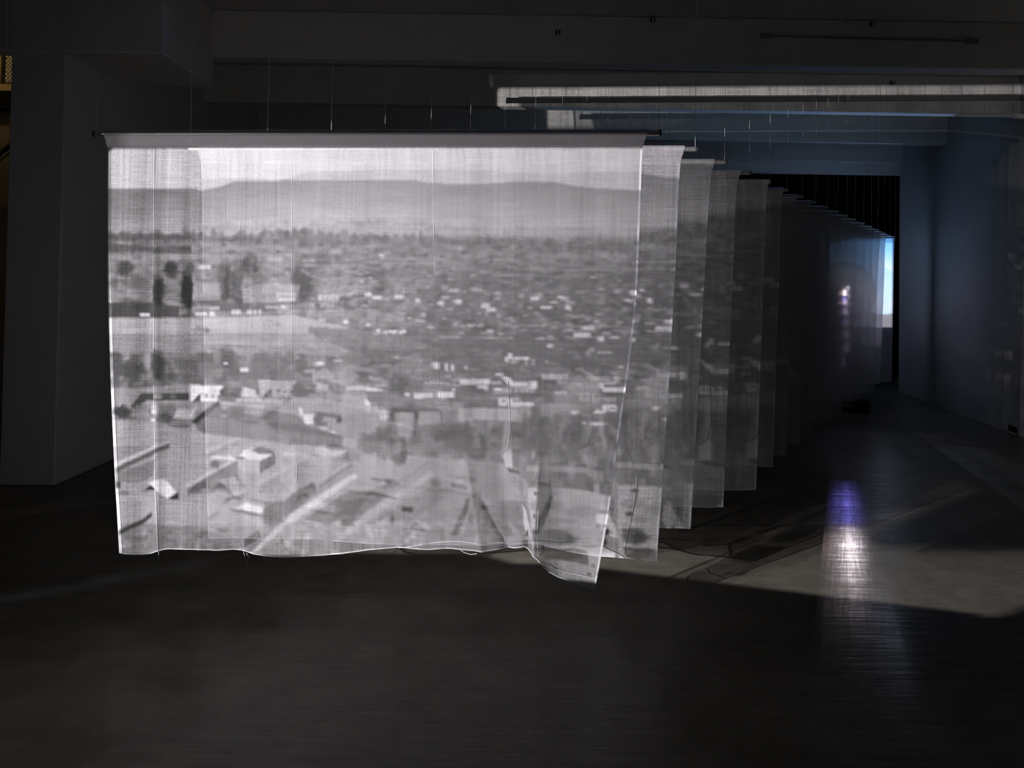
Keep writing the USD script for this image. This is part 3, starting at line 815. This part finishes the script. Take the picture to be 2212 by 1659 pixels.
def screen(k):
    le, ri, r, c = row(k)
    O = (le + ri) / 2
    half = np.linalg.norm(ri - le) / 2 / U                  # units
    ax = (ri - le) / np.linalg.norm(ri - le)
    label = LOOKS.get(k) or (f"faintly blue-lit gauze screen, {ORD[k-1]} of the row from the front" if k >= 15 else f"dark gauze screen, {ORD[k-1]} of the row from the front")
    rotz = math.atan2(ax[1], ax[0])
    t = thing("hanging_screen", label, "gauze screen", O, rotz, GROUP)
    tilt = ax[2] / math.hypot(ax[0], ax[1])
    sk = rng.integers(1, 1000)

    def loc(a, b, n):
        """a along the bar, b down, n away from the viewer, in units -> local metres"""
        a, b, n = np.broadcast_arrays(np.asarray(a, float), b, n)
        return np.stack([a, n, a * tilt - b], -1) * U

    def to_local(px, py):
        p = on_plane(px, py, O, np.array([-ax[1], ax[0], 0]) / math.hypot(ax[0], ax[1])) - O
        h = np.array([ax[0], ax[1], 0]) / math.hypot(ax[0], ax[1])
        a = p @ h / U
        return a, a * tilt - p[..., 2] / U

    SL = 34.0 if k > 1 else 30.0                             # depth of the sleeve seam under the bar
    if k == 1:
        la, lb = to_local([228, 232, 231, 240, 248, 258], [286, 320, 400, 800, 1000, 1195])
        ra, rb = to_local([1400, 1388, 1384, 1375, 1360, 1340, 1312, 1287], [286, 320, 420, 640, 780, 920, 1130, 1284])
        ba, bb = to_local([258, 280, 300, 322, 342, 360, 440, 500, 520, 545, 575, 610, 700, 780, 860, 930, 1000, 1060, 1105, 1133, 1150, 1162, 1185, 1208, 1232, 1255, 1287],
                          [1195, 1200, 1203, 1199, 1190, 1188, 1188.5, 1190, 1194, 1201, 1204.5, 1204.5, 1199, 1192, 1183, 1187, 1189, 1191.5, 1193, 1187, 1196, 1207, 1240, 1257, 1267, 1275, 1283.5])
    else:
        lb = np.array([-2, SL, 280, 560, 960.0])
        j = lambda s: rng.uniform(-s, s)
        la = -half + np.array([26 + j(3), 35 + j(3), 44 + j(4), 50 + j(5), 66 + j(9)])
        rb = lb.copy()
        ri_ = {2: (-29, -38, -47, -60, -84), 3: (-31, -39, -52, -64, -82), 4: (-28, -38, -46, -56, -67), 5: (-7, -13, -18, -25, -35), 6: (-17, -23, -28, -35, -42)}
        ra = half + np.array(ri_.get(k, (-22 + j(4), -30 + j(4), -38 + j(4), -46 + j(5), -58 + j(8))))
        if k == 18:
            ra = half + np.array([-5, -8, -11, -14, -19.0])
        drop = {2: 984, 3: 969, 4: 963, 5: 966, 6: 937}.get(k, 945 + j(12))
        ba = np.linspace(la[-1], ra[-1], 40)
        bb = drop + 14 * wavy(ba, k + 40, 160) - 5 * np.cos((ba - ba[0]) / (ba[-1] - ba[0]) * 2 * np.pi)
        if k == 2:
            bb = bb + np.interp(np.linspace(0, 1, 40), [0, .74, .86, 1], [-36, -36, -10, 0])
        lb[-1], rb[-1] = bb[0], bb[-1]
    fine = k <= 6
    na, nb = (330, 220) if k == 1 else (150, 90) if fine else (50, 30)
    s = np.linspace(0, 1, na)
    # bottom curve resampled by a
    bot_a = np.interp(s, np.linspace(0, 1, len(ba)) if k > 1 else (ba - ba[0]) / (ba[-1] - ba[0]), ba)
    bot_b = np.interp(bot_a, ba, bb)
    w = np.linspace(0, 1, nb)
    A = np.zeros((nb, na))
    B = np.zeros((nb, na))
    from scipy.interpolate import PchipInterpolator as PI_
    fl, fr_ = PI_(lb, la), PI_(rb, ra)
    botf = bot_b
    for i, wi in enumerate(w):
        b_l, b_r = SL + wi * (lb[-1] - SL), SL + wi * (rb[-1] - SL)
        A[i] = (1 - s) * fl(b_l) + s * fr_(b_r)
        e = wi ** 1.0
        B[i] = SL + wi * (botf - SL)
    # folds: soft vertical waves that grow downwards, plus creases low on the right of the front screen
    grow = .25 + .75 * w[:, None] ** 1.3
    N = 20 * wavy(A + 60 * wavy(B, k + 3, 500), k + 11, 120) * grow + 7 * wavy(A, k + 17, 34) * grow
    N = N + 2.5 * wavy(A, k + 19, 9) * np.exp(-((B - SL) / 70) ** 2)
    if k == 1:
        PX, PY = project((O + (loc(A, B, 0.0) @ np.array([[math.cos(rotz), math.sin(rotz), 0], [-math.sin(rotz), math.cos(rotz), 0], [0, 0, 1]]))))

        def crease(p, q, width, amp, sharp=1.0):
            p, q = np.array(p, float), np.array(q, float)
            dd = (q - p) / np.linalg.norm(q - p)
            along = ((PX - p[0]) * dd[0] + (PY - p[1]) * dd[1]) / np.linalg.norm(q - p)
            off = (PX - p[0]) * -dd[1] + (PY - p[1]) * dd[0]
            env = np.clip(along / .25, 0, 1) * np.clip((1.25 - along) / .2, 0, 1)
            return amp * np.exp(-np.abs(off / width) ** sharp) * env
        N += crease((1166, 960), (1150, 1215), 26, -42, 1.0)
        N += crease((1120, 1080), (1140, 1190), 22, 30, 1.2)
        N += crease((1075, 960), (1100, 1190), 30, 22, 1.5)
        N += crease((1000, 940), (1040, 1190), 16, -12, 1.3)
        N += crease((930, 700), (960, 1180), 30, 9, 1.6)
        N += crease((1030, 1060), (1090, 1180), 9, 9, 1.2)
        N += crease((640, 960), (645, 1060), 14, -10, 1.2)
        N += crease((337, 330), (342, 1190), 7, -7, 1.4)
        N += crease((408, 330), (410, 900), 10, 5, 1.4)
        N += crease((520, 1020), (520, 1196), 26, 12, 1.5)
        N += crease((300, 1060), (300, 1203), 24, 14, 1.6)
        N += 26 * np.exp(-((PX - 1240) / 90) ** 2 - ((PY - 1250) / 130) ** 2)
    N += 3 * np.sin(A / 37.0 + k) * grow
    P = loc(A, B, N)
    mat = GAUZES[k if k in GAUZES else 7 if k <= 11 else 0]
    part(t, "gauze_panel", grid_mesh(P), mat, smooth=True)
    # sleeve folded over the bar
    prof = np.array([(SL, N[0].mean() * 0), (22, -3.5), (6, -7.5), (-3, -7.6), (-7.6, -4), (-8.6, 0), (-7.6, 4), (-3, 7.6), (6, 7.5), (22, 3.5), (SL, 1.0)])
    ss = np.linspace(0, 1, 120 if fine else 16)
    SA = np.zeros((len(prof), len(ss)))
    SB = np.zeros_like(SA)
    SN = np.zeros_like(SA)
    top_n = np.interp(ss, s, N[0])
    for i, (pb, pn) in enumerate(prof):
        q = max(pb, lb[0])
        SA[i] = (1 - ss) * fl(q) + ss * fr_(q)
        f_ = np.clip((pb - 6) / (SL - 6), 0, 1)
        SB[i] = pb + 1.2 * wavy(SA[i], k + 60 + i, 14) * (1 if pb < SL else 0)
        SN[i] = pn + top_n * f_
    part(t, "header_sleeve", grid_mesh(loc(SA, SB, SN)), m_sleeve, smooth=True)
    # seam, selvedges and hem
    hw = 2.0

    def ribbon(a, b, n, width, da, db):
        a, b, n = map(np.asarray, (a, b, n))
        return grid_mesh(np.stack([loc(a, b, n - .8), loc(a + width * da, b + width * db, n - .8)], 0))
    if k <= 6:
        part(t, "seam", ribbon(A[0], B[0] - 1, N[0] - 1.5, 2.2, 0, 1), m_edge)
        part(t, "selvedge", ribbon(A[:, 0], B[:, 0], N[:, 0], 7.0 if k == 1 else 4.5, 1, 0), m_edge)
        part(t, "selvedge", ribbon(A[:, -1], B[:, -1], N[:, -1], 4.5, -1, 0), m_edge)
        part(t, "hem", ribbon(A[-1], B[-1], N[-1], 2.6, 0, -1), m_edge)
    # bar with its end caps
    part(t, "bar", tube(loc(np.linspace(-half + 1, half - 1, 12), 0.0, 0.0), 6.0 * U, 20), m_steel, smooth=40)
    if k <= 8:
        for sgn in (-1, 1):
            part(t, "end_cap", tube(loc(np.array([half - 3, half + 1.2]) * sgn, 0.0, 0.0), 6.6 * U, 20), m_cap, smooth=40)
    # suspension wires up to the slab or a beam
    for sgn in (-1, 1):
        a0 = sgn * (half - 4)
        base = loc(np.array([a0]), -6.0, 0.0)[0]
        wy = O[1] + base[0] * math.sin(rotz)
        top = CEIL
        for y in BY:
            if y - .01 < wy < y + BW + .01:
                top = BEAM_Z
        if k > 12 and BY[-1] < wy < BY[-1] + BW + .2:
            top = BEAM_Z
        part(t, "suspension_wire", tube([base, [base[0], base[1], top - O[2]]], .0010, 6), m_wire)
    if k == 1:
        for pts in ([(343, 1190), (344, 1198), (343, 1209)], [(520, 1195), (523, 1205), (527, 1217), (530, 1221)], [(527, 1199), (533, 1208), (531, 1216), (529, 1226)],
                    [(994, 1189), (1003, 1195), (1016, 1199), (1030, 1197)], [(1287, 1283), (1285, 1287), (1284, 1290)], [(1287, 1283), (1288, 1287), (1288.5, 1289)]):
            xs, ys = np.array(pts).T
            pa, pb = to_local(xs, ys)
            part(t, "loose_thread", tube(loc(pa, pb, np.interp(pa[0], A[-1], N[-1])), .0013, 6), m_thread)
        # long open threads and the turned-up edge of the hem
        def line_thread(pts, rad_):
            xs, ys = np.array(pts, float).T
            pa, pb = to_local(xs, ys)
            from scipy.interpolate import RegularGridInterpolator, griddata
            n_ = np.array([N.ravel()[np.argmin((A - x) ** 2 + (B - y) ** 2)] for x, y in zip(pa, pb)])
            return tube(loc(pa, pb, n_ - 2.0), rad_, 6)
        part(t, "fold_line", line_thread([(862, 1183), (900, 1177), (940, 1172), (985, 1170), (1030, 1172), (1070, 1176), (1110, 1180)], .0014), m_thread)
        part(t, "pulled_thread", line_thread([(334, 322), (334, 600), (335, 900), (337, 1040), (341, 1130), (343, 1190)], .0010), m_thread)
        part(t, "pulled_thread", line_thread([(630, 360), (631, 800), (634, 960), (645, 1000), (644, 1035), (632, 1062)], .0006), m_thread)
        part(t, "pulled_thread", line_thread([(935, 322), (937, 500), (945, 800), (952, 915)], .0006), m_thread)
        part(t, "pulled_thread", line_thread([(1080, 814), (1096, 824), (1100, 880), (1102, 930), (1096, 968), (1080, 980)], .0010), m_thread)
        part(t, "pulled_thread", line_thread([(1166, 1000), (1163, 1080), (1160, 1160), (1162, 1196)], .0009), m_thread)
        part(t, "pulled_thread", line_thread([(1170, 1214), (1200, 1235), (1235, 1248), (1290, 1258)], .0009), m_thread)
    return t


for k in range(1, 19):
    screen(k)

# ------------------------------------------------------------------ small fittings
# conduit with boxes along the face of the second beam
yb = BY[1]
c0, c1 = at_depth(1655, 78, yb - .015), at_depth(2100, 89, yb - .015)
t = thing("conduit", "thin grey conduit with a box at each end along the beam, upper right", "pipe", c0)
part(t, "pipe", tube([np.zeros(3), c1 - c0], .009, 10), m_grey, smooth=40)
for q in (np.zeros(3), c1 - c0):
    part(t, "junction_box", bbox(q[0] - .05, q[0] + .05, -.02, .015, q[2] - .022, q[2] + .022, .004), m_grey)


def bracket(px, py, y, label, h=.07, wdt=.022):
    c = at_depth(px, py, y - .012)
    t = thing("ceiling_hook", label, "hook", c)
    part(t, "plate", bbox(-wdt, wdt, -.008, .012, -.02, .02, .003), m_cap)
    part(t, "rod", tube([[0, -.012, .02], [0, -.014, -.02], [0, -.014, -h]], .007, 8), m_steel, smooth=40)


bracket(1819, 32, BY[1], "small metal hook on the beam at upper right", .10)
bracket(1885, 52, BY[1], "small dark hook below and right of the metal one on the beam", .05)
bracket(1410, 42, BY[1], "small dark hook on the beam above the front screen's bar end", .05)
bracket(1205, 70, BY[1], "small dark hook on the beam above the middle of the front screen", .03)
bracket(1553, 240, BY[3], "small dark hook on the blue-lit beam", .06)
bracket(1928, 179, BY[2], "small dark hook in the pale strip of light", .03)
cb = at_depth(np.array([1778, 1790, 1800, 1806, 1811]), np.array([246, 246.5, 245, 243.5, 241.5]), BY[3] - .01)
t = thing("cable", "short dark cable sagging along the blue-lit beam", "cable", cb[0])
part(t, "cord", tube(cb - cb[0], .008, 8), m_cap, smooth=40)
part(t, "clip", bbox(*(cb[-1] - cb[0])[0] + np.array([-.02, .02]), -.015, .012, *(cb[-1] - cb[0])[2] + np.array([-.02, .02]), .003), m_cap)

# socket near the base of the right wall
s0 = on_plane(np.array(2188.0), np.array(927.0), WR, nrm)
t = thing("wall_socket", "small black box low on the right wall", "socket", s0, math.atan2(d[1], d[0]))
part(t, "box", bbox(-.09, .09, -.045, .005, -.035, .035, .004) if nrm[0] * 1 > 0 and False else bbox(-.09, .09, -.005, .045, -.035, .035, .004), m_black)
part(t, "cover", bbox(-.06, .06, -.012, .052, -.02, .02, .003), m_black)

# low black bench beside the far screens
b0, b1 = on_floor(1846, 893), on_floor(1880, 894)
t = thing("bench", "low black bench on the floor beside the far screens", "bench", (b0 + b1) / 2)
hw = np.linalg.norm(b1 - b0) / 2
part(t, "seat", bbox(-hw, hw, 0, .40, .10, .16, .006), m_black)
for sx in (-1, 1):
    part(t, "leg", bbox(sx * hw * .9 - .03, sx * hw * .9 + .03, .03, .37, 0, .10, .004), m_black)

# stairwell behind the pillar, seen past its left edge
yw = 3400 * U
q0, q1 = at_depth(-130, 190, yw), at_depth(60, 100, yw)
xs0, xs1 = q0[0], q1[0] + .2
z_at = lambda py: float(at_depth(10, py, yw)[2])
x_at = lambda px: float(at_depth(px, 150, yw)[0])
m_stair = painted("stair_wall", (.30, .25, .18), (.34, .28, .2))
m_amber = plain("amber_frame", (.60, .44, .20), .6)
m_lat = plain("amber_lattice", (.30, .22, .10), .6)
m_glow = usdkit.material(stage, L + "lit_pane", {"e": ("emission", {"color": (1.0, .72, .34), "strength": .13})}, surface="e.emission")
struct("wall_stair", box(XL, XW - .25, yw + .05, yw + .2, 0, CEIL), m_stair, "brown stairwell wall behind the pillar")
struct("wall_side", box(XL - .15, XL, YN, yw, 0, CEIL), m_wall)
t = thing("window_1", "amber lattice window glowing at the top left edge", None, kind="structure")
zt, zb = z_at(88), z_at(196)
part(t, "pane", box(x_at(-160), x_at(40), yw + .02, yw + .04, zb, zt), m_glow)
part(t, "sill", bbox(x_at(-160), x_at(40), yw - .03, yw + .02, zb - .01, z_at(183), .004), m_amber)
part(t, "mullion", bbox(x_at(-2), x_at(5), yw - .02, yw + .02, zb, zt, .004), m_amber)
part(t, "mullion", bbox(x_at(6.5), x_at(8.5), yw - .015, yw + .02, zb, zt, .002), m_cap)
part(t, "rail", bbox(x_at(-160), x_at(40), yw - .012, yw + .02, z_at(181), z_at(178.5), .002), m_cap)
lat = []
for i in range(-14, 22):
    x = x_at(8) + i * .034
    for sgn in (-1, 1):
        p, q = np.array([x, yw + .012, z_at(178)]), np.array([x + sgn * (zt - z_at(178)) * .8, yw + .012, zt])
        lat.append(tube([p, q], .0045, 6))
lm = trimesh.util.concatenate(lat)
keep = (lm.vertices[lm.faces][:, :, 0].min(1) > x_at(8) - .7) & (lm.vertices[lm.faces][:, :, 0].max(1) < x_at(40) + .3)
part(t, "lattice", trimesh.Trimesh(lm.vertices, lm.faces[keep], process=False), m_lat)
struct("trim_2", box(XL, XW - .25, yw - .05, yw + .05, z_at(236), zb - .012), m_black, "black band under the lattice window")
h0, h1 = at_depth(-60, 385, yw - .1), at_depth(40, 298, yw - .1)
t = thing("handrail", "dark handrail rising in the stairwell at the left edge", "handrail", h0)
part(t, "rail", tube([np.zeros(3), h1 - h0], .022, 12), m_cap, smooth=40)
part(t, "lower_rail", tube([[0, 0, -.06], h1 - h0 - [0, 0, .06]], .012, 10), m_grey, smooth=40)

lp = np.array([x_at(-75), yw - .55, z_at(95) + .12])
t = thing("stair_lamp", "small warm lamp high in the stairwell, beyond the left edge", "lamp", lp)
part(t, "shade", trimesh.creation.revolve(np.array([[.02, .10], [.09, .06], [.10, .05], [.092, .056], [.02, .092]]), sections=24), m_cap, smooth=40)
part(t, "stem", tube([[0, 0, .09], [0, 0, CEIL - lp[2]]], .008, 8), m_cap, smooth=40)
lamp(t + "/bulb", (0, 0, 0), STAIR_POWER, (1.0, .72, .36), .045)
